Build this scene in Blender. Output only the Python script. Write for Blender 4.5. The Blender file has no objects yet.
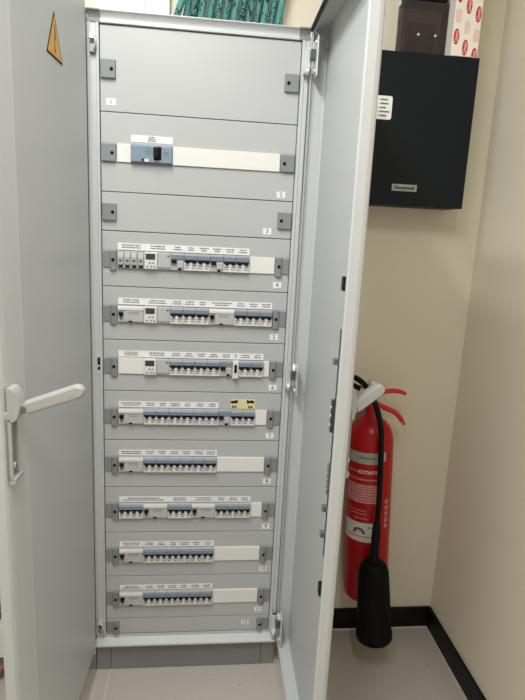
import bpy, bmesh, math, random
from mathutils import Matrix, Vector
random.seed(7)
S = bpy.context.scene
C = S.collection
PI = math.pi

# ------------------------------------------------------------------ camera
cam = bpy.data.cameras.new('camera')
cam.sensor_fit = 'VERTICAL'; cam.sensor_height = 36.0; cam.sensor_width = 27.0
cam.lens = 545.6 / 700 * 36.0
cam.clip_start = 0.02
camo = bpy.data.objects.new('camera', cam); C.objects.link(camo)
camo.matrix_world = Matrix(((0.99384, -0.02667, -0.10759, 0.02338),
                            (-0.09965, 0.21018, -0.97257, -1.54652),
                            (0.04856, 0.97730, 0.20623, 1.39479),
                            (0, 0, 0, 1)))
S.camera = camo

# ------------------------------------------------------------------ world, lights, exposure
w = bpy.data.worlds.new('world'); S.world = w; w.use_nodes = True
w.node_tree.nodes['Background'].inputs[0].default_value = (1, .98, .95, 1)
w.node_tree.nodes['Background'].inputs[1].default_value = 0.25

def area(name, loc, sx, sy, power, col=(.985, .99, 1)):
    l = bpy.data.lights.new(name, 'AREA'); l.shape = 'RECTANGLE'
    l.size = sx; l.size_y = sy; l.energy = power; l.color = col
    o = bpy.data.objects.new(name, l); C.objects.link(o); o.location = loc
    return o
# ceiling luminaires of the room: a twin-tube fitting, one fitting behind it, then an added fill lamp
area('ceiling_tube', (-.34, -1.10, 2.57), .06, 1.3, 10)
area('ceiling_tube', (-.20, -1.10, 2.57), .06, 1.3, 10)
area('fitting_or_fill', (.18, -1.65, 2.57), .10, .6, 5.5)
area('fitting_or_fill', (-1.5, -2.2, 2.57), .3, 1.25, 9)  # added fill lamp, brightens the right wall and right door

S.view_settings.view_transform = 'Standard'
S.view_settings.look = 'None'
S.view_settings.gamma = 1.0
S.view_settings.use_curve_mapping = False
S.view_settings.exposure = 0.70

# ------------------------------------------------------------------ materials
def mat(name, col, rough=.5, metal=0.0, var=.04, scale=8.0, bump=0.0, bscale=200.0, spec=.5, coat=0.0):
    m = bpy.data.materials.new(name); m.use_nodes = True
    nt = m.node_tree; b = nt.nodes['Principled BSDF']
    b.inputs['Roughness'].default_value = rough
    b.inputs['Metallic'].default_value = metal
    b.inputs['Specular IOR Level'].default_value = spec
    b.inputs['Coat Weight'].default_value = coat
    tc = nt.nodes.new('ShaderNodeTexCoord')
    n = nt.nodes.new('ShaderNodeTexNoise'); n.inputs['Scale'].default_value = scale
    n.inputs['Detail'].default_value = 3
    nt.links.new(tc.outputs['Object'], n.inputs['Vector'])
    r = nt.nodes.new('ShaderNodeValToRGB')
    r.color_ramp.elements[0].position = .3; r.color_ramp.elements[1].position = .7
    r.color_ramp.elements[0].color = tuple(c * (1 - var) for c in col) + (1,)
    r.color_ramp.elements[1].color = tuple(min(1, c * (1 + var)) for c in col) + (1,)
    nt.links.new(n.outputs['Fac'], r.inputs['Fac'])
    nt.links.new(r.outputs['Color'], b.inputs['Base Color'])
    if bump:
        n2 = nt.nodes.new('ShaderNodeTexNoise'); n2.inputs['Scale'].default_value = bscale
        nt.links.new(tc.outputs['Object'], n2.inputs['Vector'])
        bp = nt.nodes.new('ShaderNodeBump'); bp.inputs['Strength'].default_value = bump
        bp.inputs['Distance'].default_value = .001
        nt.links.new(n2.outputs['Fac'], bp.inputs['Height'])
        nt.links.new(bp.outputs['Normal'], b.inputs['Normal'])
    return m

def srgb(r, g, b):
    f = lambda c: c / 12.92 if c <= .04045 else ((c + .055) / 1.055) ** 2.4
    return (f(r / 255), f(g / 255), f(b / 255))

M = {}
M['wall'] = mat('wall_paint', srgb(229, 221, 200), .75, var=.012, scale=2.5, bump=.15, bscale=90)
M['ceil'] = mat('ceiling_paint', srgb(235, 232, 224), .8, var=.01)
M['sheet'] = mat('grey_powder_coat', srgb(197, 200, 199), .42, var=.012, scale=3, bump=.08, bscale=900)
M['plate'] = mat('cover_grey', srgb(184, 186, 184), .45, var=.01, scale=4, bump=.06, bscale=900)
M['plinth'] = mat('plinth_grey', srgb(128, 131, 128), .5, var=.02, scale=10)
M['clip'] = mat('clip_grey', srgb(134, 137, 137), .5, var=.03, scale=30)
M['dark'] = mat('dark_gap', srgb(16, 16, 17), .7, spec=.15)
M['black'] = mat('black_plastic', srgb(14, 14, 15), .45, spec=.25, var=.05, scale=20)
M['blank'] = mat('ivory_blanking', srgb(232, 230, 222), .4, var=.008)
M['paper'] = mat('paper_label', srgb(238, 238, 234), .7, var=.012, scale=40)
M['ink'] = mat('ink', srgb(30, 30, 32), .8, spec=.1)
M['fadedink'] = mat('faded_ink', srgb(92, 92, 95), .8, spec=.1)
M['dev'] = mat('device_grey', srgb(186, 188, 186), .4, var=.015, scale=60)
M['devlight'] = mat('device_white', srgb(222, 222, 217), .4, var=.015, scale=60)
M['blue'] = mat('device_blue_grey', srgb(126, 138, 147), .38, var=.03, scale=60)
M['mccb'] = mat('main_switch_blue_grey', srgb(128, 146, 158), .4, var=.03, scale=40)
M['lcd'] = mat('lcd', srgb(58, 66, 66), .15)
M['zinc'] = mat('zinc_plate', srgb(222, 224, 224), .3, metal=.45, var=.05, scale=40)
M['steel'] = mat('brushed_steel', srgb(150, 152, 152), .35, metal=.8, var=.05, scale=40)
M['darksteel'] = mat('dark_zinc', srgb(88, 92, 92), .4, metal=.4, var=.08, scale=60)
M['handle'] = mat('handle_grey', srgb(172, 173, 169), .45, var=.02, scale=30, bump=.1, bscale=1200)
M['yellow'] = mat('warning_yellow', srgb(222, 166, 66), .5, var=.02)
M['note'] = mat('yellow_note', srgb(224, 214, 160), .7, var=.03, scale=60)
M['box'] = mat('black_box_paint', srgb(16, 23, 27), .5, spec=.2, var=.04, scale=6, bump=.15, bscale=700)
M['badge'] = mat('badge_grey', srgb(165, 168, 168), .4, metal=.3)
M['card'] = mat('white_card', srgb(240, 234, 222), .7, var=.012)
M['redink'] = mat('red_print', srgb(205, 40, 45), .6)
M['pinkink'] = mat('faint_red_print', srgb(228, 150, 140), .7)
M['red'] = mat('extinguisher_red', srgb(178, 8, 18), .3, var=.03, spec=.4)
M['redplastic'] = mat('lever_red', srgb(212, 34, 40), .35, var=.03)
M['pinkprint'] = mat('pale_print_on_red', srgb(214, 150, 152), .5)
M['silverprint'] = mat('silver_band', srgb(172, 172, 168), .45, var=.05, scale=60)
M['whiteprint'] = mat('white_print', srgb(228, 224, 218), .5)
M['orange'] = mat('orange_print', srgb(226, 140, 50), .5)
M['rubber'] = mat('black_rubber', srgb(9, 9, 10), .5, spec=.2, var=.08, scale=60)
M['horn'] = mat('black_horn', srgb(7, 7, 8), .6, spec=.15, var=.06, scale=40, bump=.15, bscale=500)
M['trunk'] = mat('white_trunking', srgb(240, 238, 234), .5, var=.01)
M['base'] = mat('black_skirting', srgb(12, 12, 13), .45, spec=.25, var=.08, scale=20)
M['seal'] = mat('white_sealant', srgb(212, 206, 194), .7, var=.12, scale=60)
M['brown'] = mat('reddish_brown_surface', srgb(140, 84, 74), .5, var=.1, scale=80)

def mat_teal():
    m = mat('teal_tube_printed', srgb(108, 178, 172), .45, var=.05, scale=30)
    nt = m.node_tree; b = nt.nodes['Principled BSDF']; ramp = b.inputs['Base Color'].links[0].from_node
    tc = nt.nodes.new('ShaderNodeTexCoord'); mp = nt.nodes.new('ShaderNodeMapping')
    mp.inputs['Scale'].default_value = (260, 260, 190)
    n = nt.nodes.new('ShaderNodeTexNoise'); n.inputs['Scale'].default_value = 1.0
    nt.links.new(tc.outputs['Object'], mp.inputs['Vector']); nt.links.new(mp.outputs['Vector'], n.inputs['Vector'])
    mp2 = nt.nodes.new('ShaderNodeMapping'); mp2.inputs['Scale'].default_value = (70, 70, 14)
    n2 = nt.nodes.new('ShaderNodeTexNoise'); n2.inputs['Scale'].default_value = 1.0
    nt.links.new(tc.outputs['Object'], mp2.inputs['Vector']); nt.links.new(mp2.outputs['Vector'], n2.inputs['Vector'])
    a = nt.nodes.new('ShaderNodeMath'); a.operation = 'GREATER_THAN'; a.inputs[1].default_value = .52
    c = nt.nodes.new('ShaderNodeMath'); c.operation = 'GREATER_THAN'; c.inputs[1].default_value = .46
    d = nt.nodes.new('ShaderNodeMath'); d.operation = 'MULTIPLY'
    nt.links.new(n.outputs['Fac'], a.inputs[0]); nt.links.new(n2.outputs['Fac'], c.inputs[0])
    nt.links.new(a.outputs[0], d.inputs[0]); nt.links.new(c.outputs[0], d.inputs[1])
    mx = nt.nodes.new('ShaderNodeMixRGB'); mx.inputs['Color2'].default_value = srgb(18, 40, 42) + (1,)
    nt.links.new(d.outputs[0], mx.inputs['Fac']); nt.links.new(ramp.outputs['Color'], mx.inputs['Color1'])
    nt.links.new(mx.outputs['Color'], b.inputs['Base Color'])
    return m
M['teal'] = mat_teal()

def mat_floor():
    m = bpy.data.materials.new('speckled_floor_tile'); m.use_nodes = True
    nt = m.node_tree; b = nt.nodes['Principled BSDF']; b.inputs['Roughness'].default_value = .38
    tc = nt.nodes.new('ShaderNodeTexCoord')
    base = nt.nodes.new('ShaderNodeTexNoise'); base.inputs['Scale'].default_value = 160; base.inputs['Detail'].default_value = 6
    nt.links.new(tc.outputs['Object'], base.inputs['Vector'])
    r = nt.nodes.new('ShaderNodeValToRGB')
    r.color_ramp.elements[0].position = .3; r.color_ramp.elements[0].color = srgb(184, 175, 166) + (1,)
    r.color_ramp.elements[1].position = .7; r.color_ramp.elements[1].color = srgb(195, 186, 177) + (1,)
    nt.links.new(base.outputs['Fac'], r.inputs['Fac'])
    v = nt.nodes.new('ShaderNodeTexVoronoi'); v.inputs['Scale'].default_value = 26
    nt.links.new(tc.outputs['Object'], v.inputs['Vector'])
    lt = nt.nodes.new('ShaderNodeMath'); lt.operation = 'LESS_THAN'; lt.inputs[1].default_value = .085
    nt.links.new(v.outputs['Distance'], lt.inputs[0])
    n2 = nt.nodes.new('ShaderNodeTexNoise'); n2.inputs['Scale'].default_value = 14
    nt.links.new(tc.outputs['Object'], n2.inputs['Vector'])
    gt = nt.nodes.new('ShaderNodeMath'); gt.operation = 'GREATER_THAN'; gt.inputs[1].default_value = .52
    nt.links.new(n2.outputs['Fac'], gt.inputs[0])
    mu = nt.nodes.new('ShaderNodeMath'); mu.operation = 'MULTIPLY'
    nt.links.new(lt.outputs[0], mu.inputs[0]); nt.links.new(gt.outputs[0], mu.inputs[1])
    mx = nt.nodes.new('ShaderNodeMixRGB'); mx.inputs['Color2'].default_value = srgb(140, 126, 115) + (1,)
    nt.links.new(mu.outputs[0], mx.inputs['Fac']); nt.links.new(r.outputs['Color'], mx.inputs['Color1'])
    # joints between the big tiles
    br = nt.nodes.new('ShaderNodeTexBrick'); br.offset = 0
    br.inputs['Scale'].default_value = 1.0; br.inputs['Mortar Size'].default_value = .0022
    br.inputs['Brick Width'].default_value = 1.2; br.inputs['Row Height'].default_value = 1.2
    br.inputs['Color1'].default_value = (0, 0, 0, 1); br.inputs['Color2'].default_value = (0, 0, 0, 1)
    br.inputs['Mortar'].default_value = (1, 1, 1, 1)
    mp = nt.nodes.new('ShaderNodeMapping'); mp.inputs['Location'].default_value = (.247, .9, 0)
    nt.links.new(tc.outputs['Object'], mp.inputs['Vector']); nt.links.new(mp.outputs['Vector'], br.inputs['Vector'])
    mx2 = nt.nodes.new('ShaderNodeMixRGB'); mx2.inputs['Color2'].default_value = srgb(208, 200, 190) + (1,)
    nt.links.new(br.outputs['Color'], mx2.inputs['Fac']); nt.links.new(mx.outputs['Color'], mx2.inputs['Color1'])
    nt.links.new(mx2.outputs['Color'], b.inputs['Base Color'])
    return m
M['floor'] = mat_floor()

def mat_smoke():
    m = bpy.data.materials.new('smoked_plastic'); m.use_nodes = True
    nt = m.node_tree; b = nt.nodes['Principled BSDF']
    n = nt.nodes.new('ShaderNodeTexNoise'); n.inputs['Scale'].default_value = 12
    r = nt.nodes.new('ShaderNodeValToRGB')
    r.color_ramp.elements[0].color = srgb(138, 128, 122) + (1,); r.color_ramp.elements[1].color = srgb(150, 140, 133) + (1,)
    nt.links.new(n.outputs['Fac'], r.inputs['Fac']); nt.links.new(r.outputs['Color'], b.inputs['Base Color'])
    b.inputs['Transmission Weight'].default_value = .85
    b.inputs['Roughness'].default_value = .06; b.inputs['IOR'].default_value = 1.06
    return m
M['smoke'] = mat_smoke()

# ------------------------------------------------------------------ mesh building
class MB:
    """Collects shapes in world coordinates into one mesh with several materials."""
    def __init__(self, X=None):
        self.bm = bmesh.new(); self.mats = []; self.X = X or Matrix.Identity(4)
    def mi(self, m):
        if m not in self.mats: self.mats.append(m)
        return self.mats.index(m)
    def merge(self, t, m, X=None, smooth=False):
        i = self.mi(m); mx = self.X @ (X or Matrix.Identity(4))
        vm = {v: self.bm.verts.new(mx @ v.co) for v in t.verts}
        for f in t.faces:
            try: nf = self.bm.faces.new([vm[v] for v in f.verts])
            except ValueError: continue
            nf.material_index = i; nf.smooth = smooth
        t.free()
    def box(self, x0, x1, y0, y1, z0, z1, m, bev=0.0, X=None, seg=2):
        t = bmesh.new(); bmesh.ops.create_cube(t, size=1)
        for v in t.verts:
            v.co = Vector(((x0 + x1) / 2 + v.co.x * (x1 - x0), (y0 + y1) / 2 + v.co.y * (y1 - y0), (z0 + z1) / 2 + v.co.z * (z1 - z0)))
        if bev: bmesh.ops.bevel(t, geom=list(t.edges), offset=bev, segments=seg, affect='EDGES', profile=.5)
        self.merge(t, m, X, False); return self
    def cyl(self, p0, p1, r, m, n=20, r2=None, smooth=True, X=None):
        p0 = Vector(p0); p1 = Vector(p1); d = p1 - p0
        t = bmesh.new()
        bmesh.ops.create_cone(t, cap_ends=True, segments=n, radius1=r, radius2=r if r2 is None else r2, depth=d.length)
        R = Vector((0, 0, 1)).rotation_difference(d.normalized()).to_matrix().to_4x4()
        mx = Matrix.Translation((p0 + p1) / 2) @ R
        bmesh.ops.transform(t, matrix=mx, verts=t.verts)
        i0 = len(self.bm.faces); self.merge(t, m, X, smooth)
        self.bm.faces.ensure_lookup_table()
        for f in self.bm.faces[i0:]:
            if len(f.verts) > 4: f.smooth = False
        return self
    def lathe(self, prof, m, n=40, X=None):
        t = bmesh.new(); rings = []
        for r, z in prof:
            if r < 1e-6: rings.append([t.verts.new((0, 0, z))])
            else: rings.append([t.verts.new((r * math.cos(2 * PI * k / n), r * math.sin(2 * PI * k / n), z)) for k in range(n)])
        for a, b in zip(rings, rings[1:]):
            for k in range(n):
                k2 = (k + 1) % n
                if len(a) == 1 and len(b) == 1: continue
                if len(a) == 1: t.faces.new([a[0], b[k2], b[k]])
                elif len(b) == 1: t.faces.new([a[k], a[k2], b[0]])
                else: t.faces.new([a[k], a[k2], b[k2], b[k]])
        bmesh.ops.recalc_face_normals(t, faces=t.faces)
        self.merge(t, m, X, True); return self
    def tube(self, pts, r, m, n=12, X=None, sub=6, radii=None):
        P = [Vector(p) for p in pts]; Q = []; RR = []
        rad = radii or [r] * len(P)
        for i in range(len(P) - 1):
            a = P[max(i - 1, 0)]; b = P[i]; c = P[i + 1]; d = P[min(i + 2, len(P) - 1)]
            for k in range(sub):
                u = k / sub
                Q.append(.5 * ((2 * b) + (c - a) * u + (2 * a - 5 * b + 4 * c - d) * u * u + (3 * b - a - 3 * c + d) * u ** 3))
                RR.append(rad[i] * (1 - u) + rad[i + 1] * u)
        Q.append(P[-1]); RR.append(rad[-1])
        t = bmesh.new(); rings = []; up = Vector((0.3, 1, .2)).normalized()
        for i, p in enumerate(Q):
            d = (Q[min(i + 1, len(Q) - 1)] - Q[max(i - 1, 0)]).normalized()
            s = d.cross(up).normalized(); up = s.cross(d).normalized()
            rings.append([t.verts.new(p + RR[i] * (s * math.cos(2 * PI * k / n) + up * math.sin(2 * PI * k / n))) for k in range(n)])
        for a, b in zip(rings, rings[1:]):
            for k in range(n): t.faces.new([a[k], a[(k + 1) % n], b[(k + 1) % n], b[k]])
        t.faces.new(rings[0][::-1]); t.faces.new(rings[-1])
        bmesh.ops.recalc_face_normals(t, faces=t.faces)
        self.merge(t, m, X, True); return self
    def prism(self, poly, h0, h1, m, axis='z', X=None, smooth=False):
        """poly extruded along an axis: 'z' poly=(x,y); 'x' poly=(y,z); 'y' poly=(x,z)"""
        f = {'z': lambda a, b, h: (a, b, h), 'x': lambda a, b, h: (h, a, b), 'y': lambda a, b, h: (a, h, b)}[axis]
        t = bmesh.new()
        A = [t.verts.new(f(a, b, h0)) for a, b in poly]; B = [t.verts.new(f(a, b, h1)) for a, b in poly]
        n = len(poly)
        for k in range(n): t.faces.new([A[k], A[(k + 1) % n], B[(k + 1) % n], B[k]])
        t.faces.new(A[::-1]); t.faces.new(B)
        bmesh.ops.recalc_face_normals(t, faces=t.faces)
        self.merge(t, m, X, smooth); return self
    def text(self, s, size, m, X, thick=.0002, squash=1.0, bold=0.0):
        """lettering in the local xy plane of X, centred"""
        cu = bpy.data.curves.new('lettering', 'FONT'); cu.body = s; cu.size = size
        cu.align_x = 'CENTER'; cu.align_y = 'CENTER'; cu.extrude = thick; cu.resolution_u = 3; cu.offset = size * bold
        o = bpy.data.objects.new('lettering', cu)
        me = bpy.data.meshes.new_from_object(o)
        t = bmesh.new(); t.from_mesh(me)
        for v in t.verts: v.co.x *= squash
        bpy.data.objects.remove(o); bpy.data.curves.remove(cu); bpy.data.meshes.remove(me)
        self.merge(t, m, X); return self
    def build(self, name, parent=None, kind=None):
        me = bpy.data.meshes.new(name)
        if parent is not None:
            bmesh.ops.transform(self.bm, matrix=world(parent).inverted(), verts=self.bm.verts)
        self.bm.normal_update(); self.bm.to_mesh(me); self.bm.free()
        for m in self.mats: me.materials.append(m)
        o = bpy.data.objects.new(name, me); C.objects.link(o)
        if parent is not None: o.parent = parent
        if kind: o['kind'] = kind
        return o

def world(o):
    mx = Matrix.LocRotScale(o.location, o.rotation_euler, o.scale)
    return world(o.parent) @ mx if o.parent else mx

def thing(name, label, cat, loc, group=None):
    o = bpy.data.objects.new(name, None); C.objects.link(o); o.location = loc
    o.empty_display_size = .05
    o['label'] = label; o['category'] = cat
    if group: o['group'] = group
    return o
def tag(o, label, cat, group=None):
    o['label'] = label; o['category'] = cat
    if group: o['group'] = group
    return o
def copy_tree(o, parent=None):
    c = o.copy(); C.objects.link(c)
    if parent is not None: c.parent = parent
    for ch in list(o.children): copy_tree(ch, c)
    return c

FRONT = Matrix.Rotation(PI / 2, 4, 'X')            # lettering that faces -y
def front_at(x, y, z, rot=0): return Matrix.Translation((x, y, z)) @ FRONT @ Matrix.Rotation(rot, 4, 'Z')

# ------------------------------------------------------------------ the room
XR, YB, ZC = .885, .16, 2.6
MB().box(-2.6, XR, -4.0, YB, -.1, 0, M['floor']).build('floor', kind='structure')
MB().box(-2.6, XR, -4.0, YB, ZC, ZC + .1, M['ceil']).build('ceiling', kind='structure')
MB().box(-2.7, XR + .1, YB, YB + .1, 0, ZC, M['wall']).build('wall_back', kind='structure')
MB().box(XR, XR + .1, -4.0, YB, 0, ZC, M['wall']).build('wall_right', kind='structure')
MB().box(-2.7, -2.6, -4.0, YB, 0, ZC, M['ceil']).build('wall_left', kind='structure')
MB().box(-2.7, XR + .1, -4.1, -4.0, 0, ZC, M['ceil']).build('wall_front', kind='structure')
MB().box(.30, XR - .001, YB - .011, YB - .0005, .002, .082, M['base'], .002).build('baseboard_back', kind='structure')
MB().box(XR - .011, XR - .0005, -3.9, YB - .012, .002, .082, M['base'], .002).build('baseboard_right', kind='structure')
MB().box(.30, XR - .013, YB - .015, YB - .0115, .0003, .005, M['seal']).build('trim_1', kind='structure')
MB().box(XR - .015, XR - .0115, -1.0, YB - .016, .0003, .005, M['seal']).build('trim_2', kind='structure')

# ------------------------------------------------------------------ shared cabinet pieces
ROWS = [(1.8937, 1.688), (1.688, 1.488), (1.488, 1.386)] + [(1.386 - .15 * k, 1.236 - .15 * k) for k in range(8)] + [(.186, .131)]
WX = .2165
MOD = 2 * WX / 24
def zc(i): return (ROWS[i][0] + ROWS[i][1]) / 2
HW = .0238                                          # half height of a device window

def door_profile(W, t, ch):
    # (u along the door from its hinge side, v from outer face to inner lip)
    s = .0016
    out = [(.0, .045), (.0, .006), (.002, .002), (.006, 0), (W - ch - .003, 0), (W - ch + .003, .0012), (W - .020, .0095), (W - .009, .0125), (W - .003, .0165), (W, .023),
           (W, t - .003), (W - .002, t), (W - .009, t)]
    inn = [(W - .009, t - s), (W - .004, t - s), (W - s, t - .005), (W - s, .024), (W - .0045, .0185), (W - .010, .0143), (W - .0205, .0115), (W - ch + .003, .0032), (W - ch - .003, .002),
           (.006, .002), (.003, .004), (.002, .007), (.002, .045 - s), (.018, .045 - s), (.018, .045)]
    return out + inn

def door_matrix(O, d):
    d = Vector((d[0], d[1], 0)).normalized()
    v = Vector((d.y, -d.x, 0))                      # towards -x
    return Matrix(((d.x, v.x, 0, O[0]), (d.y, v.y, 0, O[1]), (0, 0, 1, 0), (0, 0, 0, 1)))

def build_door(parent, X, W, t, z0, z1, ch=.055):
    b = MB(X)
    b.prism(door_profile(W, t, ch), z0 + .002, z1 - .002, M['sheet'])
    for z, dz in ((z1, -1), (z0, 1)):               # folded top and bottom returns
        za, zb = sorted((z, z + dz * .0016))
        pl = [(.001, .045), (.001, .004), (.006, .0005), (W - ch - .001, .0005), (W - .022, .010), (W - .006, .016), (W - .001, .024), (W - .001, t - .0005), (.004, t - .0005)]
        b.prism(pl, za, zb, M['sheet'])
        za, zb = sorted((z + dz * .0005, z + dz * .014))
        b.box(.02, W - .017, t - .0018, t, za, zb, M['sheet'])
    return b.build('door', parent)

def build_handle(door, X, u, zt, lev_pts, hd=.012, v0=.004):
    # escutcheon plate on the outer face (v<0) and the pulled-out lever
    hp = MB(X)
    hp.box(u - .0165, u + .0165, v0 - .0015, v0 + .008, zt - .178, zt - .045, M['handle'], .0015)
    for ua, ub in ((u - .0165, u - .0115), (u + .0125, u + .0165)):
        hp.box(ua, ub, v0 - hd * .5, v0 + .006, zt - .176, zt - .056, M['handle'], .001)
    hp.box(u - .0112, u + .0122, v0 - .0020, v0 - .0010, zt - .168, zt - .050, M['clip'])
    g = hd / .012
    hp.prism([(.008, zt), (.003, zt), (-.002 * g, zt - .002), (-.0065 * g, zt - .009), (-.0105 * g, zt - .020), (-.0135 * g, zt - .034), (-.0130 * g, zt - .044), (-.008 * g, zt - .056), (-.002 * g, zt - .062), (.008, zt - .062)],
             u - .0165, u + .0165, M['handle'], 'x')
    hp.prism([(-hd * .3, zt - .170), (-hd * .25, zt - .178), (.002, zt - .182), (.010, zt - .182), (.010, zt - .170)], u - .0165, u + .0165, M['handle'], 'x')
    o1 = hp.build('handle_plate', door)
    k = MB(X); k.cyl((u, v0 - .006, zt - .150), (u, v0 - .001, zt - .150), .006, M['zinc'])
    k.box(u - .0012, u + .0012, v0 - .0066, v0 - .0055, zt - .154, zt - .146, M['dark'])
    k.build('keyhole', door)
    lv = MB()
    p0, p1 = Vector(lev_pts[0]), Vector(lev_pts[1]); d = (p1 - p0).normalized()
    up = Vector((0, 0, 1)); side = d.cross(up).normalized(); nrm = side.cross(d)
    L = (p1 - p0).length
    X2 = Matrix(((d.x, side.x, nrm.x, p0.x), (d.y, side.y, nrm.y, p0.y), (d.z, side.z, nrm.z, p0.z), (0, 0, 0, 1)))
    # rounded slab with a round end, slightly waisted at the pivot
    pol = [(0, -.008), (.008, -.0125), (L - .012, -.0135)] + [(L - .012 + .0135 * math.sin(a), -.0135 * math.cos(a)) for a in [k * PI / 8 for k in range(1, 8)]] + [(L - .012, .0135), (.008, .0125), (0, .008)]
    t = bmesh.new()
    prof = [(-.009, .8), (-.0085, .9), (-.006, 1.0), (.004, 1.0), (.008, .88), (.0098, .6)]
    rings = [[t.verts.new((x, y, z * s) if False else (x, h, z * s)) for x, z in pol] for h, s in prof]
    n = len(pol)
    for a, b2 in zip(rings, rings[1:]):
        for q in range(n): t.faces.new([a[q], a[(q + 1) % n], b2[(q + 1) % n], b2[q]])
    t.faces.new(rings[0]); t.faces.new(rings[-1])
    bmesh.ops.recalc_face_normals(t, faces=t.faces)
    lv.merge(t, M['handle'], X2)
    lv.cyl((L - .022, -.0105, .0), (L - .022, .0104, .0), .0042, M['handle'], X=X2)
    lv.cyl((0, -.010, 0), (0, .010, 0), .007, M['steel'], X=X2)
    lv.build('handle_lever', door)

# ------------------------------------------------------------------ main cabinet
cab = thing('electrical_cabinet', 'grey metal distribution cabinet with its door swung open on twelve numbered rows of breakers', 'electrical cabinet', (0, .08, 0))
xl, xr = -.2905, .2805
b = MB()
b.box(xl, xr, YB - .006, YB - .0025, .1, 1.926, M['sheet'])
b.box(xl, xl + .0016, .002, YB - .006, .1, 1.924, M['sheet'])
b.box(xr - .0016, xr, .002, YB - .006, .1, 1.924, M['sheet'])
b.box(xl, xr, .002, YB - .006, .1, .1016, M['sheet'])
b.build('body', cab)
# top trim, a folded profile
top = [(.03, 1.8955), (-.005, 1.8955), (-.0058, 1.8965), (-.0058, 1.9025), (-.0045, 1.9045), (.0035, 1.9055), (.0045, 1.9085), (.0030, 1.9135), (-.0010, 1.9190), (-.0060, 1.9225), (-.0075, 1.9240), (-.0070, 1.9262), (-.0050, 1.927), (.03, 1.927)]
MB().prism(top, xl + .034, xr - .03, M['sheet'], 'x').box(xl, xr, .02, YB - .007, 1.9245, 1.927, M['sheet']).build('top_trim', cab)
for xa, xb in ((xl, xl + .034), (xr - .03, xr)):
    b = MB(); b.prism([(y - .0004, z + (.0003 if z > 1.91 else -.0003)) for y, z in top], xa, xb, M['clip'], 'x'); b.build('corner_cap', cab)
for sx, xa, xb in ((-1, xl, -.2595), (1, .2595, xr)):
    b = MB()
    b.prism([(xa, .03), (xa, -.004), (xa + .002, -.0065), (xa + .008, -.0065), (xa + .010, -.004), (xb - .008, -.004), (xb - .006, -.0065), (xb - .001, -.0065), (xb, -.005), (xb, .03)], .132, 1.8955, M['sheet'])
    b.build('stile', cab)
MB().prism([(.03, .1015), (-.023, .1015), (-.024, .1025), (-.024, .1065), (-.0225, .1085), (-.0015, .1205), (-.0010, .1292), (.03, .1292)], xl + .001, xr - .001, M['sheet'], 'x').build('bottom_rail', cab)
b = MB(); b.box(xl + .046, xr - .043, .0, .012, .001, .0985, M['plinth'], .0015)
b.cyl((xl + .056, -.0015, .05), (xl + .056, .002, .05), .0035, M['clip']); b.cyl((xr - .052, -.0015, .05), (xr - .052, .002, .05), .0035, M['clip'])
b.build('plinth_front', cab)
for xa, xb in ((xl, xl + .045), (xr - .042, xr)):
    MB().box(xa, xb, .0, YB - .016, .001, .0985, M['plinth'], .002).build('plinth_corner', cab)

# text-like marks on paper labels: rows of tiny strokes
def strokes(b, x0, x1, z0, z1, y, lines, m, rnd, hfrac=.6):
    h = (z1 - z0) / lines
    for k in range(lines):
        zc_ = z1 - h * (k + .5); wv = (x1 - x0) * rnd.uniform(.55, .95); x = (x0 + x1) / 2 - wv / 2; xe = x + wv
        while x < xe:
            ww = rnd.uniform(.0012, .0032)
            b.box(x, min(x + ww, xe), y - .0002, y, zc_ - h * hfrac / 2, zc_ + h * hfrac / 2, m)
            x += ww + rnd.uniform(.0006, .0016)

STICK = {0: (-.231, 1.712), 1: (.224, 1.505), 2: (.191, 1.405), 3: (.227, 1.257), 4: (.226, 1.106), 5: (.230, .954), 6: (.229, .803), 7: (.228, .655), 8: (.232, .503), 9: (.231, .354), 10: (.222, .209), 11: (.181, .161)}
# devices: kind and width in modules, in order from the left; 'blank' is a strip of the cover
LAY = {
    1: [('blank', 2), ('mccb', 6), ('blank', 16)],
    3: [('fuse', 1)] * 4 + [('timer', 2), ('relay', 2), ('rcbo', 2), ('mcb', 2), ('mcb', 2), ('rcbo', 2), ('mcb', 2), ('mcb', 2), ('blank', 4)],
    4: [('rcd', 4), ('timer', 2), ('relay', 2), ('mcb', 2), ('mcb', 2), ('mcb', 2), ('rcd', 4), ('mcb', 2), ('mcb', 2), ('mcb', 2)],
    5: [('blank', 4), ('timer', 2), ('relay', 2)] + [('mcb', 2)] * 4 + [('rcbo', 2), ('slot', 1), ('mcb', 2), ('mcb', 2), ('blank', 1)],
    6: [('rcd', 4)] + [('mcb', 2)] * 6 + [('rcbo', 2), ('mcb', 2), ('mcb', 2), ('blank', 2)],
    7: [('rcd', 4)] + [('mcb', 2)] * 6 + [('blank', 8)],
    8: [('mcb4', 4), ('rcd', 4), ('mcb4', 4), ('rcd', 4), ('mcb', 2), ('mcb', 2), ('mcb', 2), ('blank', 2)],
    9: [('rcd', 4)] + [('mcb', 2)] * 6 + [('blank', 8)],
    10: [('rcd', 4)] + [('mcb', 2)] * 6 + [('blank', 8)],
}
# printed paper strips above the devices: list of label widths in modules, from the left edge of the window
STRIP = {3: [4, 4, 2, 2, 2, 2, 2, 2], 4: [4, 4, 2, 2, 2, 4, 2, 2, 2], 5: [4, 4, 2, 2, 2, 2, 2, 1, 2, 2], 6: [4] + [2] * 6, 7: [4] + [2] * 6, 8: [8, 4, 4, 2, 2, 2], 9: [4] + [2] * 6, 10: [4] + [2] * 6}

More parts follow.
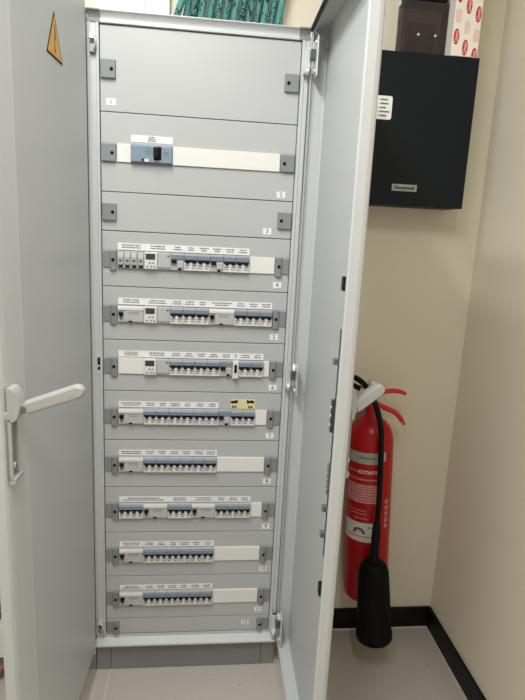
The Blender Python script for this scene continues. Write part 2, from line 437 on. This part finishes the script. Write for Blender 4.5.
for i, (z1, z0) in enumerate(ROWS):
    b = MB(); z1 -= .001; z0 += .001; c = zc(i); e = .2578
    if i in LAY:
        b.box(-e, e, 0, .012, c + HW, z1, M['plate'], .0012); b.box(-e, e, 0, .012, z0, c - HW, M['plate'], .0012)
        b.box(-e, -WX, .0002, .012, c - HW, c + HW, M['plate']); b.box(WX, e, .0002, .012, c - HW, c + HW, M['plate'])
    else:
        b.box(-e, e, 0, .012, z0, z1, M['plate'], .0012)
    pl = b.build('cover_plate', cab)
    for s in (-1, 1):                               # quarter-turn clips
        k = MB(); zz = c - .002
        h = .024 if i < 11 else .020
        xo, xm, xi = s * .2565, s * .2385, s * .2180
        k.box(min(xo, xi), max(xo, xi), -.003, -.0002, zz - h + .003, zz + h - .001, M['clip'], .0006)
        if i < 3: k.box(min(xo, xi) + .001, max(xo, xi) - .001, -.0085, -.0026, zz - h + .003, zz + h - .001, M['clip'], .0012)
        else: k.prism([(xm, -.0028), (xm + s * -.002, -.006), (xm + s * -.006, -.0085), (xi + s * .006, -.0085), (xi + s * .001, -.006), (xi, -.0028)], zz - h - .003, zz + h, M['clip'])
        k.cyl(((xm + xi) / 2, -.0095, zz), ((xm + xi) / 2, -.004, zz), .0045, M['ink'])
        k.box((xm + xi) / 2 - .0035, (xm + xi) / 2 + .0035, -.0099, -.0094, zz - .0008, zz + .0008, M['dark'])
        k.build('fixing_clip', pl)
    sx, sz = STICK[i]; st = MB(); rr = random.uniform(-.08, .08)
    st.box(-.0120, .0120, -.0007, -.0002, -.0085, .0085, M['paper'], X=Matrix.Translation((sx, 0, sz)) @ Matrix.Rotation(rr, 4, 'Y'))
    st.text(str(i + 1), .0165, M['ink'], front_at(sx, -.0008, sz, -rr))
    st.build('number_sticker', pl)
    if i in LAY:
        m0 = 0
        for kind, n in LAY[i]:
            if kind == 'blank':
                xa = -WX + m0 * MOD; q = MB()
                q.box(xa + .0002, xa + n * MOD - .0002, -.0045, .009, c - HW + .0005, c + HW - .0005, M['blank'], .001)
                q.build('blanking_strip', pl)
            m0 += n
        if i in STRIP:
            q = MB(); m0 = 0; rnd = random.Random(i); hi = .0205
            for n in STRIP[i]:
                xa = -WX + m0 * MOD; xb = xa + n * MOD
                q.box(xa + .0002, xb - .0002, -.0008, -.0002, c + HW + .0022, c + HW + hi, M['paper'])
                strokes(q, xa + .004, xb - .004, c + HW + .0055, c + HW + hi - .0025, -.0009, 2 if n < 4 else rnd.choice((2, 2, 3)), M['fadedink'], rnd, .55)
                m0 += n
            q.build('label_strip', pl)
        if i == 1:
            q = MB(); rnd = random.Random(3); xa = -WX + 2 * MOD
            q.box(xa, xa + 6 * MOD, -.0008, -.0002, c + HW + .006, c + HW + .0235, M['paper'])
            strokes(q, xa + .042, xa + .066, c + HW + .008, c + HW + .022, -.0009, 3, M['fadedink'], rnd, .7)
            q.build('label_strip', pl)
        if i == 6:
            q = MB(); xa, xb, za, zb = .108, .180, .887, .917
            q.box(xa, xb, -.0008, -.0002, za, zb, M['note'])
            for (u, v, wd) in ((.118, .908, .02), (.166, .909, .021)):
                for t in range(7):
                    xx = u - wd / 2 + t * wd / 7
                    q.box(xx, xx + wd / 7 + .0005, -.0011, -.0008, v - .004 + random.uniform(-.0015, .001), v + .003 + random.uniform(-.001, .003), M['dark'])
            strokes(q, .111, .127, .888, .897, -.0009, 1, M['dark'], random.Random(2), .8)
            strokes(q, .158, .175, .888, .897, -.0009, 1, M['dark'], random.Random(5), .8)
            q.build('handwritten_note', pl)
        q = MB(); q.box(-.25, .25, .058, .064, c - .0175, c + .0175, M['steel']); q.build('mounting_rail', cab)

# hinges on the right stile, catches on the left
def hinge(z, h):
    a = MB()
    a.box(.2640, .2672, -.024, -.0065, z - h * .40, z + h * .34, M['zinc'], .0008)
    a.box(.2640, .2800, -.0265, -.0238, z - h * .30, z + h * .34, M['zinc'], .0008)
    a.box(.2680, .2860, -.0225, -.0085, z - h * .26, z + h * .30, M['darksteel'], .001)
    a.cyl((.2850, -.032, z - h * .44), (.2850, -.032, z + h * .46), .0042, M['zinc'])
    a.cyl((.2720, -.030, z - h * .46), (.2720, -.030, z - h * .26), .0060, M['zinc'])
    a.box(.2890, .2925, -.066, -.030, z - h * .56, z + h * .56, M['zinc'], .0014)
    a.box(.2760, .2890, -.044, -.030, z - h * .06, z + h * .24, M['darksteel'], .001)
    for k in (-.40, .40): a.cyl((.2845, -.050, z + h * k), (.2892, -.050, z + h * k), .0052, M['zinc'])
    a.build('hinge', cab)
hinge(1.845, .085); hinge(.995, .085); hinge(.172, .090)
for z in (1.847, .172):
    a = MB(); a.box(-.281, -.268, -.016, -.0045, z - .024, z - .006, M['steel'], .001)
    a.box(-.281, -.266, -.020, -.0045, z + .006, z + .017, M['zinc'], .001)
    a.tube([(-.270, -.018, z + .012), (-.265, -.024, z + .004), (-.266, -.022, z - .008), (-.270, -.018, z - .018)], .0022, M['zinc'], n=8)
    a.build('door_catch', cab)
a = MB(); a.box(-.276, -.262, -.0062, -.0040, .984, 1.040, M['zinc'], .0006); a.box(-.273, -.266, -.0072, -.006, .998, 1.034, M['dark'])
a.cyl((-.270, -.0085, 1.010), (-.270, -.006, 1.010), .003, M['zinc']); a.build('strike_plate', cab)

# the open right-hand door
XD = door_matrix((.327, -.012), (-.022, -1))
Wd = .588; Td = .042
dr = build_door(cab, XD, Wd, Td, .108, 1.924)
a = MB(XD); a.box(.012, Wd - .012, .0452, .0505, 1.911, 1.9235, M['rubber'], .001); a.build('gasket', dr)
for z in (1.800, 1.316, .697):
    a = MB(XD); a.box(Wd - .027, Wd - .0095, Td - .012, Td + .004, z - .013, z + .013, M['black'], .002); a.build('bumper', dr)
a = MB(XD)                                          # lock rod with its brackets, near the free edge
a.box(Wd - .098, Wd - .094, .012, .024, .72, 1.22, M['darksteel'], .0006)
a.box(Wd - .101, Wd - .091, .004, .031, 1.005, 1.075, M['darksteel'], .001)
for z in (1.020, 1.040, 1.058): a.cyl((Wd - .096, .0325, z), (Wd - .096, .0295, z), .0038, M['zinc'])
for k in range(6): a.box(Wd - .101, Wd - .091, .023, .028, .868 + k * .012, .874 + k * .012, M['steel'])
for z in (.835, .775, 1.155): a.box(Wd - .103, Wd - .089, .002, .034, z - .007, z + .005, M['steel'], .001)
a.build('lock_rod', dr)
build_handle(dr, XD, Wd - .048, 1.115, ((.318, -.545, 1.070), (.376, -.535, 1.113)), .003)

# ------------------------------------------------------------------ the modular devices
OB = .0105                                           # nose in front of the cover
def base_dev(kind, n):
    r = thing(kind, 'x', 'x', (0, 0, 0)); W = n * MOD - .0003
    return r, W, -W / 2, W / 2
def casing(W, m, up=True):
    q = MB(); q.box(-W / 2, W / 2, -OB + .002, .0575, .0008, .0468, m, .0008); return q
def proto_mcb(n):
    r, W, a, e = base_dev('circuit_breaker', n)
    q = casing(W, M['dev'])
    q.box(a + .0004, e - .0004, -OB - .001, -OB + .003, .001, .0215, M['devlight'], .0006)
    rnd = random.Random(n)
    for k in range(n):
        xa = a + k * MOD
        strokes(q, xa + .002, xa + MOD - .003, .005, .0175, -OB - .0011, 2, M['fadedink'], rnd, .5)
    q.build('casing', r)
    q = MB(); q.prism([(-OB + .003, .0295), (-OB - .0015, .0297), (-OB - .003, .0308), (-OB - .003, .0412), (-OB - .001, .0440), (-OB + .003, .0448)], a + .0006, e - .0004, M['blue'], 'x')
    q.build('front_cover', r)
    q = MB()
    q.box(a + .0012, e - .0012, -OB - .0005, -OB + .003, .0245, .0296, M['black'], .0004)
    for k in range(n):
        xa = a + k * MOD + .0045
        q.box(xa, xa + .0095, -OB - .006, -OB + .002, .0205, .0285, M['black'], .001)
    q.build('toggle', r)
    return r
def proto_rcd():
    r, W, a, e = base_dev('residual_current_breaker', 4)
    q = casing(W, M['dev'])
    q.prism([(-OB + .003, .0335), (-OB - .001, .0345), (-OB - .0015, .0400), (-OB, .0458), (-OB + .003, .0462)], a + .0004, e - .0004, M['devlight'], 'x')
    q.box(a + .018, e - .001, -OB, -OB + .003, .003, .0325, M['dev'], .0008)
    strokes(q, a + .003, a + .015, .004, .014, -OB + .0019, 2, M['fadedink'], random.Random(9), .5)
    strokes(q, a + .020, e - .006, .022, .032, -OB - .0001, 2, M['fadedink'], random.Random(8), .3)
    q.build('casing', r)
    q = MB(); q.box(a + .003, a + .0155, -OB - .006, -OB + .003, .021, .029, M['black'], .001); q.box(a + .006, a + .0125, -OB - .005, -OB + .003, .0165, .0225, M['black'], .001); q.build('toggle', r)
    q = MB(); q.box(-.006, .004, -OB - .0015, -OB + .002, .001, .0055, M['ink'], .0005); q.build('test_button', r)
    return r
def proto_rcbo():
    r, W, a, e = base_dev('residual_current_breaker', 2)
    q = casing(W, M['dev'])
    q.box(a + .0180, e - .0020, -OB - .0015, -OB + .003, .007, .026, M['dev'], .002)
    q.build('casing', r)
    q = MB(); q.prism([(-OB + .003, .0300), (-OB - .001, .0305), (-OB - .0015, .0420), (-OB, .0458), (-OB + .003, .0462)], a + .0004, e - .0004, M['blue'], 'x'); q.build('front_cover', r)
    q = MB(); q.box(a + .0018, a + .0155, -OB - .005, -OB + .003, .019, .0295, M['black'], .001); q.build('toggle', r)
    q = MB(); q.box(a + .020, a + .028, -OB - .003, -OB + .002, .0012, .006, M['ink'], .0005); q.build('test_button', r)
    return r
def proto_fuse():
    r, W, a, e = base_dev('fuse_holder', 1)
    q = casing(W, M['dev']); q.build('casing', r)
    q = MB(); q.prism([(-OB + .003, .010), (-OB - .002, .011), (-OB - .005, .030), (-OB - .003, .040), (-OB + .003, .042)], a + .0016, e - .0016, M['dev'], 'x')
    q.box(a + .005, e - .005, -OB - .0042, -OB - .0015, .0190, .0235, M['fadedink']); q.build('hinged_carrier', r)
    q = MB(); q.box(a + .003, e - .003, -OB + .0005, -OB + .003, .0025, .0075, M['ink']); q.build('indicator', r)
    return r
def proto_timer():
    r, W, a, e = base_dev('digital_timer', 2)
    q = casing(W, M['devlight']); q.box(a + .0006, e - .0006, -OB - .003, -OB + .003, .0012, .0462, M['devlight'], .001); q.build('casing', r)
    q = MB(); q.box(a + .004, e - .006, -OB - .0035, -OB, .0265, .0430, M['lcd'], .0006); q.build('display', r)
    for (x, z) in ((a + .006, .006), (a + .017, .006), (a + .026, .006), (a + .013, .016), (a + .022, .016)):
        q = MB(); q.box(x, x + .005, -OB - .0045, -OB - .002, z, z + .004, M['clip'], .0006); q.build('button', r)
    return r
def proto_relay():
    r, W, a, e = base_dev('control_relay', 2)
    q = casing(W, M['dev']); q.box(a + .0005, e - .0005, -OB - .001, -OB + .003, .006, .0462, M['dev'], .001); q.build('casing', r)
    q = MB(); q.box(e - .010, e - .004, -OB - .0022, -OB, .036, .0395, M['fadedink'], .0004); q.build('indicator', r)
    return r
def proto_slot():
    r, W, a, e = base_dev('rotary_switch', 1)
    q = casing(W, M['devlight']); q.box(a + .0004, e - .0004, -OB - .006, -OB + .003, -.004, .0455, M['devlight'], .001); q.build('casing', r)
    q = MB(); q.box(a + .005, e - .005, -OB - .0075, -OB - .0055, .013, .037, M['black'], .0008); q.build('slider', r)
    return r
def proto_mccb():
    r, W, a, e = base_dev('main_switch', 6)
    q = MB(); q.box(a, e, -OB + .001, .0575, .0002, .0474, M['mccb'], .001)
    q.box(a + .0005, e - .0005, -OB - .004, -OB + .002, .003, .0440, M['mccb'], .0015)
    strokes(q, a + .036, a + .056, .022, .042, -OB - .0041, 4, M['fadedink'], random.Random(1), .25)
    strokes(q, e - .024, e - .006, .018, .032, -OB - .0041, 2, M['fadedink'], random.Random(4), .4)
    q.build('casing', r)
    q = MB(); q.box(a + .060, a + .080, -OB - .0046, -OB - .002, .0095, .0430, M['dark'], .0006); q.box(a + .060, a + .073, -OB - .016, -OB, .014, .041, M['black'], .002); q.build('toggle', r)
    q = MB(); q.cyl((a + .0315, -OB - .0055, .0085), (a + .0315, -OB - .002, .0085), .003, M['dark']); q.build('trip_button', r)
    q = MB(); q.box(a + .036, a + .047, -OB - .0046, -OB - .002, .004, .011, M['devlight'], .0004); q.build('rating_plate', r)
    return r
ORD = ['leftmost', 'second', 'third', 'fourth', 'fifth', 'sixth', 'seventh', 'eighth', 'ninth', 'tenth']
protos = {'mcb': proto_mcb(2), 'mcb4': proto_mcb(4), 'rcd': proto_rcd(), 'rcbo': proto_rcbo(), 'fuse': proto_fuse(), 'timer': proto_timer(), 'relay': proto_relay(), 'slot': proto_slot(), 'mccb': proto_mccb()}
DESC = {'mcb': ('double-pole circuit breaker with blue-grey cover and two black toggles', 'circuit breaker', 'double-pole circuit breakers'),
        'mcb4': ('four-pole circuit breaker with four black toggles', 'circuit breaker', 'four-pole circuit breakers'),
        'rcd': ('wide grey residual-current breaker with one small black toggle', 'circuit breaker', 'wide residual-current breakers'),
        'rcbo': ('narrow breaker with one toggle and pale raised face', 'circuit breaker', 'narrow residual-current breakers'),
        'fuse': ('narrow grey fuse holder', 'fuse holder', 'fuse holders'),
        'timer': ('white digital timer with dark display', 'timer', 'digital timers'),
        'relay': ('plain grey control module beside the digital timer', 'control module', 'plain grey control modules'),
        'slot': ('slim white module with a tall black slot', 'switch', None),
        'mccb': ('blue-grey main switch with a large black toggle', 'main switch', None)}
used = set()
for i, lay in LAY.items():
    tot = {}
    for k, n in lay: tot[k] = tot.get(k, 0) + 1
    cnt = {}; m0 = 0
    for k, n in lay:
        if k != 'blank':
            p = protos[k]
            o = p if k not in used else copy_tree(p)
            used.add(k)
            o.location = (-WX + (m0 + n / 2) * MOD, 0, zc(i) - .0238)
            j = cnt.get(k, 0); cnt[k] = j + 1
            d, c_, g = DESC[k]
            if tot[k] == 1: lab = f'{d}, in the row marked {i + 1}'
            elif tot[k] == 2: lab = f'{d}, {"left" if j == 0 else "right"} one in the row marked {i + 1}'
            elif j == tot[k] - 1: lab = f'{d}, rightmost in row {i + 1}'
            else: lab = f'{d}, {ORD[j]}{" from left" if j else ""} in row {i + 1}'
            tag(o, lab, c_, g)
        m0 += n

# ------------------------------------------------------------------ neighbouring cabinet on the left, door open towards the camera
nb = thing('electrical_cabinet', 'neighbouring grey cabinet on the left, its open door carrying a yellow warning triangle', 'electrical cabinet', (-.58, .08, 0))
nl, nr = -.880, -.2925
b = MB()
b.box(nl, nr, YB - .006, YB - .0025, .1, 1.926, M['sheet']); b.box(nl, nl + .0016, .0, YB - .006, .1, 1.926, M['sheet'])
b.box(nr - .0016, nr, .0, YB - .006, .1, 1.926, M['sheet']); b.box(nl, nr, .0, YB - .006, 1.9244, 1.926, M['sheet']); b.box(nl, nr, .0, YB - .006, .1, .1016, M['sheet'])
b.build('body', nb)
for xa, xb in ((nl, nl + .03), (nr - .03, nr)): MB().box(xa, xb, -.006, .02, .19, 1.895, M['sheet'], .0015).build('stile', nb)
MB().box(nl, nr, -.006, .03, 1.896, 1.9265, M['sheet'], .004).build('top_trim', nb)
MB().box(nl, nr, -.008, .02, .062, .180, M['blank'], .002).build('bottom_panel', nb)
MB().box(nl + .031, nr - .031, .05, .055, .19, 1.89, M['dark']).build('inner_back', nb)
MB().box(nl, nr, .002, YB - .01, .001, .06, M['plinth'], .002).build('plinth_front', nb)
XL = door_matrix((-.285, -.030), (-.05, -1))
WL = .560; TL = .036
dl = build_door(nb, XL, WL, TL, .108, 1.930, .074)
a = MB(XL)
tri = [(.252, 1.8185), (.3045, 1.7285), (.2025, 1.7295)]
ctr = (sum(p[0] for p in tri) / 3, sum(p[1] for p in tri) / 3)
a.prism([(u, z) for u, z in tri], -.0008, -.0002, M['dark'], 'y')
a.prism([(ctr[0] + (u - ctr[0]) * .86, ctr[1] + (z - ctr[1]) * .86) for u, z in tri], -.0012, -.0008, M['yellow'], 'y')
bolt = [(.2545, 1.793), (.2575, 1.7675), (.2520, 1.7695), (.2530, 1.7465), (.2560, 1.7470), (.2520, 1.7385), (.2485, 1.7480), (.2510, 1.7470), (.2500, 1.7655), (.2530, 1.7640), (.2515, 1.793)]
a.prism([(2 * .2525 - u, z) for u, z in bolt], -.0015, -.0012, M['dark'], 'y')
a.build('warning_triangle', dl)
build_handle(dl, XL, WL - .023, 1.108, ((-.296, -.562, 1.066), (-.190, -.572, 1.106)), .012, .008)

c_ = MB(); c_.tube([(-.70, -.03, .010), (-.62, -.035, .012), (-.585, -.030, .028), (-.572, -.022, .040), (-.566, -.014, .030)], .012, M['brown'], n=12)  # unidentified reddish-brown shape, modelled as a short bent tube
tag(c_.build('brown_object'), 'reddish-brown rounded object low down at left edge, behind the left door', 'brown_object')

# ------------------------------------------------------------------ things on top of the cabinet
for k, (xa, xb) in enumerate(((-.300, -.1895), (-.189, -.1605), (-.160, -.1065), (-.106, -.094))):
    q = MB(); q.box(xa, xb, .136 if k != 1 else .134, .1575, 1.9275, 2.52, M['trunk'], .002)
    tag(q.build('trunking_length'), ['broadest white plastic trunking length, furthest left on top of the cabinet',
        'second white trunking length from the left on top of the cabinet', 'third white trunking length from the left on top of the cabinet',
        'thin white strip nearest the teal tubes, left of them on the cabinet'][k], 'trunking', 'white trunking behind the cabinet top')
q = MB(); q.box(.2225, .2290, .1525, .1575, 1.9275, 2.50, M['trunk'], .001)
tag(q.build('trunking_length'), 'thin white strip standing to the right of the teal tubes', 'trunking')
xs = [-.084, -.056, -.036, -.015, .008, .029, .052, .075, .095, .117, .138, .158, .179, .199]
for k, x in enumerate(xs):
    ln = .62 if k == 0 else .30
    y0 = .130 + (0 if k % 2 else .008) ; r = .0092
    q = MB(); h = .58 if k else .5
    yy = .104 if k == 0 else y0 - (.004 if k in (3, 7, 11) else 0)
    q.cyl((x, yy, 1.9290), (x + h * ln * .55, yy + .002, 1.929 + h), r, M['teal'], n=18)
    lab = ('leftmost teal tube, leaning apart from the others on top of the cabinet' if k == 0 else
           'rightmost teal tube with dark lettering, on top of the cabinet' if k == len(xs) - 1 else
           f'{["", "second", "third", "fourth", "fifth", "sixth", "seventh", "eighth", "ninth", "tenth", "eleventh", "twelfth", "thirteenth"][k]} teal tube from the left, dark lettered, standing on top of the cabinet')
    tag(q.build('plastic_tube'), lab, 'tube', 'teal tubes on the cabinet')

# ------------------------------------------------------------------ black wall box and what stands on it
bb = thing('control_box', 'black metal control box on the wall above the extinguisher', 'control box', (.57, .10, 1.4985))
x0, x1, z0, z1, yf = .372, .7700, 1.4985, 1.9065, .05
q = MB(); q.box(x0, x1, yf + .002, YB - .0005, z0, z1, M['box'], .002); q.build('body', bb)
q = MB(); q.box(x0 - .001, x1 + .001, yf, yf + .0018, z0 - .001, z1 + .001, M['box'], .0006)
for k in range(5): q.box(x1 - .012, x1 - .004, yf - .0003, yf, z0 + .012 + k * .008, z0 + .014 + k * .008, M['dark'])
q.build('lid', bb)
q = MB(); q.box(.5520, .6265, yf - .0012, yf - .0002, 1.5385, 1.5575, M['badge'], .0004)
q.text('Honeywell', .0145, M['dark'], front_at(.5895, yf - .0014, 1.5478), squash=.98, bold=.025); q.build('badge', bb)
q = MB()
rr = .006; cs = [(.531 - rr, 1.791 - rr, 0), (.461 + rr, 1.791 - rr, 1), (.461 + rr, 1.729 + rr, 2), (.531 - rr, 1.729 + rr, 3)]
q.prism([(cx + rr * math.cos(PI / 2 * s + t * PI / 8), cz + rr * math.sin(PI / 2 * s + t * PI / 8)) for cx, cz, s in cs for t in range(5)], yf - .0007, yf - .0002, M['paper'], 'y')
rnd = random.Random(12)
for k in range(5):
    z = 1.781 - k * .0105
    q.box(.4915, .4935, yf - .0010, yf - .0007, z - .0015, z + .0015, M['dark'])
    x = .497; xe = (.517, .517, .512, .523, .513)[k]
    while x < xe:
        ww = rnd.uniform(.002, .0035); q.box(x, x + ww, yf - .0010, yf - .0007, z - .0022, z + .0022, M['ink']); x += ww + .001
q.build('sticker', bb)

sm = thing('smoked_enclosure', 'smoked see-through plastic enclosure standing on the black control box', 'enclosure', (.6, .10, 1.9085))
q = MB(); q.box(.5610, .686, .1505, YB - .0008, 1.9085, 2.18, M['trunk'], .003); q.build('back_box', sm)
q = MB(); q.box(.583, .662, .125, .150, 1.930, 2.012, mat('brown_panel', srgb(96, 76, 66), .5), .003)
q.build('inner_panel', sm)
for x in (.603, .653):
    q = MB(); q.cyl((x, .0955, 1.970), (x, .0995, 1.970), .0034, M['zinc']); q.build('screw', sm)
q = MB()
for (xa, xb, ya, yb, za, zb) in ((.5560, .6880, .097, .100, 1.909, 2.056), (.5560, .5590, .100, .150, 1.909, 2.056), (.685, .6880, .100, .150, 1.909, 2.056), (.5590, .685, .100, .150, 2.053, 2.056)):
    q.box(xa, xb, ya, yb, za, zb, M['smoke'], .001)
q.build('cover', sm)
q = MB(); q.box(.561, .683, .100, .150, 2.060, 2.170, M['black'], .004); q.build('upper_cover', sm)

cb = thing('cardboard_box', 'tall white cardboard box with red oval logos standing on the black control box', 'cardboard box', (.72, .1, 1.9085))
q = MB(); q.box(.6845, .7625, .050, .094, 1.9082, 2.34, M['card'], .0012)
q.build('carton', cb)
q = MB()
ov = []
for j in range(5):
    base = 1.957 + j * .105
    ov += [(.6955, base), (.7235, base - .026), (.7520, base - .045)]
for ox, oz in ov:
    if oz > 2.32: continue
    pts = [(ox + .0080 * math.cos(t * PI / 12), oz + .0205 * math.sin(t * PI / 12)) for t in range(24)]
    pts = [(x, max(z, 1.9095)) for x, z in pts if x < .7623]
    q.prism(pts, .0494, .0498, M['redink'], 'y')
    if oz - .018 > 1.909: q.text('Unex', .0128, M['card'], front_at(ox, .0491, oz, PI / 2))
    else: q.text('nex', .0128, M['card'], front_at(ox, .0491, oz + .004, PI / 2))
    if oz + .055 < 2.33:
        rnd = random.Random(int(oz * 1000))
        for t in range(3):
            xx = ox - .006 + t * .0055; z = oz + .036
            while z < oz + .066:
                ww = rnd.uniform(.002, .004); q.box(xx, xx + .0022, .0494, .0498, z, z + ww, M['pinkink']); z += ww + .0012
q.build('printed_logos', cb)

# ------------------------------------------------------------------ fire extinguisher
ex = thing('fire_extinguisher', 'red fire extinguisher with black hose and horn hanging in the corner', 'fire extinguisher', (.602, .080, .183))
tilt = math.atan2(.033, .59)
XE = Matrix.Translation((.602, .080, .183)) @ Matrix.Rotation(-tilt, 4, 'Y')
q = MB(XE)
q.lathe([(0, .028), (.050, .026), (.062, .022), (.070, .028), (.0735, .044), (.074, .060), (.074, .575), (.0725, .594), (.068, .613), (.060, .630), (.048, .644), (.036, .653), (.026, .659), (.0195, .668), (.0185, .680), (.0185, .715), (0, .715)], M['red'], 56)
q.build('cylinder', ex)
VA = math.atan2(-1.626, -.55)                       # from the cylinder towards the room's middle
def patch(qb, a0, a1, z0, z1, m, r=.0745, n=14):
    t = bmesh.new(); A = []; B = []
    for k in range(n + 1):
        a = a0 + (a1 - a0) * k / n
        A.append(t.verts.new((r * math.cos(a), r * math.sin(a), z0))); B.append(t.verts.new((r * math.cos(a), r * math.sin(a), z1)))
    for k in range(n): t.faces.new([A[k], A[k + 1], B[k + 1], B[k]])
    for f in t.faces: f.smooth = True
    qb.merge(t, m, None, True)
def pstrokes(qb, a0, a1, z, h, m, r, rnd, wmin=.012, wmax=.05, gap=.018):
    a = a0
    while a < a1:
        ww = rnd.uniform(wmin, wmax); patch(qb, a, min(a + ww, a1), z - h / 2, z + h / 2, m, r, 2); a += ww + gap
# angles: increasing goes to the right in the picture
aL, aR = VA - 1.05, VA + .42
zl = lambda z: z - .183
q = MB(XE); rnd = random.Random(21)
patch(q, aL, aR - .03, zl(.708), zl(.746), M['silverprint'])
patch(q, VA - .50, VA - .485, zl(.708), zl(.746), M['ink'], .0747, 1)
pstrokes(q, VA - .42, aR - .1, zl(.728), .006, M['fadedink'], .0747, rnd)
patch(q, aR + .1, aR + .34, zl(.716), zl(.746), M['silverprint'], .0745, 4)
q.build('silver_label', ex)
def ptext(qb, s, ac, z, h, m, r):
    cu = bpy.data.curves.new('lettering', 'FONT'); cu.body = s; cu.size = h; cu.align_x = 'CENTER'; cu.align_y = 'CENTER'; cu.resolution_u = 2; cu.offset = h * .03
    o = bpy.data.objects.new('lettering', cu); me = bpy.data.meshes.new_from_object(o)
    t = bmesh.new(); t.from_mesh(me); bmesh.ops.triangulate(t, faces=t.faces)
    for v in t.verts:
        a = ac + v.co.x / r; zz = z + v.co.y; v.co = Vector((r * math.cos(a), r * math.sin(a), zz))
    bpy.data.objects.remove(o); bpy.data.curves.remove(cu); bpy.data.meshes.remove(me)
    qb.merge(t, m)
q = MB(XE)
ptext(q, 'EXTINTOR', VA + .08, zl(.680), .0155, M['whiteprint'], .0748)
pstrokes(q, aL + .05, VA - .42, zl(.680), .006, M['pinkprint'], .0747, rnd)
pstrokes(q, aL, aR - .05, zl(.655), .006, M['pinkprint'], .0747, rnd)
for k in range(7): pstrokes(q, aL, aR - .05, zl(.634 - k * .0093), .0072, M['pinkprint'], .0747, rnd, .1, .35, .012)
q.build('printed_text', ex)
q = MB(XE)
pstrokes(q, aL + .2, VA - .05, zl(.547), .004, M['pinkprint'], .0747, rnd); pstrokes(q, aL + .25, VA, zl(.536), .004, M['pinkprint'], .0747, rnd)
ptext(q, 'CO2 5 KG', VA - .3, zl(.520), .010, M['pinkprint'], .0748)
q.build('lower_text', ex)
q = MB(XE)
for k in range(5): pstrokes(q, VA + .82, VA + 1.02, zl(.575 - k * .021), .015, M['pinkprint'], .0747, rnd, .08, .16)
q.build('side_text', ex)
q = MB(XE)
patch(q, aL - .1, aR - .02, zl(.437), zl(.505), M['whiteprint'])
for rr0, rr1, m in ((.0205, .0155, M['ink']), (.0155, .0115, M['silverprint']), (.0115, .0, M['orange'])):
    t = bmesh.new(); n = 16; ca = VA - .34; r = .0748; cz = zl(.466)
    A = [t.verts.new((r * math.cos(ca + rr0 * math.cos(PI * k / n) / r), r * math.sin(ca + rr0 * math.cos(PI * k / n) / r), cz + rr0 * math.sin(PI * k / n))) for k in range(n + 1)]
    if rr1: 
        B = [t.verts.new((r * math.cos(ca + rr1 * math.cos(PI * k / n) / r), r * math.sin(ca + rr1 * math.cos(PI * k / n) / r), cz + rr1 * math.sin(PI * k / n))) for k in range(n + 1)]
        for k in range(n): t.faces.new([A[k], A[k + 1], B[k + 1], B[k]])
    else: t.faces.new(A)
    q.merge(t, m)
pstrokes(q, aL + .15, aR - .1, zl(.456), .007, M['pinkprint'], .0747, rnd, .03, .09)
pstrokes(q, VA + .06, aR - .06, zl(.490), .005, M['fadedink'], .0747, rnd)
q.build('white_label', ex)
# valve and levers
nk = XE @ Vector((0, 0, .715))
q = MB(XE); q.lathe([(0, .713), (.020, .713), (.020, .735), (.016, .740), (.016, .775), (.011, .782), (0, .782)], M['zinc'], 28)
q.cyl((.0, .0, .752), (-.032, -.004, .765), .0095, M['zinc'])
q.build('valve', ex)
q = MB()
q.tube([(.545, .072, .938), (.585, .070, .923), (.605, .070, .929), (.630, .070, .931), (.655, .070, .927), (.668, .070, .921)], .006, M['redplastic'], radii=[.006, .0065, .0075, .0075, .0065, .005])
q.build('upper_lever', ex)
q = MB()
q.tube([(.556, .070, .898), (.585, .070, .884), (.610, .070, .872), (.640, .070, .858), (.660, .070, .838), (.672, .070, .818)], .006, M['redplastic'], radii=[.006, .0075, .008, .008, .0075, .006])
q.build('lower_lever', ex)
q = MB(); q.tube([(.592, .062, .905), (.598, .060, .912), (.603, .061, .905), (.598, .062, .899), (.592, .062, .905)], .0018, M['zinc'], n=8); q.cyl((.580, .052, .905), (.605, .066, .905), .0018, M['zinc'], n=8); q.build('safety_pin', ex)
q = MB(); q.tube([(.660, .068, .836), (.664, .064, .822), (.671, .062, .812), (.676, .062, .800), (.673, .063, .790)], .0016, M['whiteprint'], n=8); q.build('seal_wire', ex)
q = MB(); q.box(.515, .590, .095, YB - .0006, .860, .884, M['zinc'], .001); q.box(.545, .565, .095, .1, .860, .900, M['zinc'], .001); q.build('wall_bracket', ex)
q = MB()
q.tube([(.520, .074, .935), (.490, .085, .945), (.470, .090, .958), (.484, .086, .970), (.509, .072, .966), (.531, .040, .947), (.542, .004, .921), (.557, -.012, .877), (.569, -.014, .829), (.575, -.015, .765), (.580, -.019, .668), (.582, -.023, .602), (.580, -.031, .521)], .0088, M['rubber'], n=14)
q.build('hose', ex)
hx = Vector((.5745, -.047, .405)); hb = Vector((.6035, -.047, .108)); hd = (hb - hx).normalized()
XH = Matrix.Translation(hx) @ Vector((0, 0, 1)).rotation_difference(hd).to_matrix().to_4x4()
q = MB(XH); q.lathe([(0, 0), (.020, .0), (.034, .006), (.043, .018), (.0475, .034), (.0490, .06), (.0560, .248), (.0580, .250), (.0585, .256), (.0585, .270), (.0560, .271), (.0535, .264), (.045, .06), (.030, .03), (0, .03)], M['horn'], 44)
q.box(.040, .050, -.018, -.002, .055, .085, M['horn'], .003)
q.build('horn', ex)
q = MB(); q.tube([(.580, -.030, .528), (.579, -.034, .505), (.577, -.041, .455), (.5748, -.046, .402)], .012, M['rubber'], radii=[.0115, .0135, .014, .0165], n=18); q.build('hose_grip', ex)
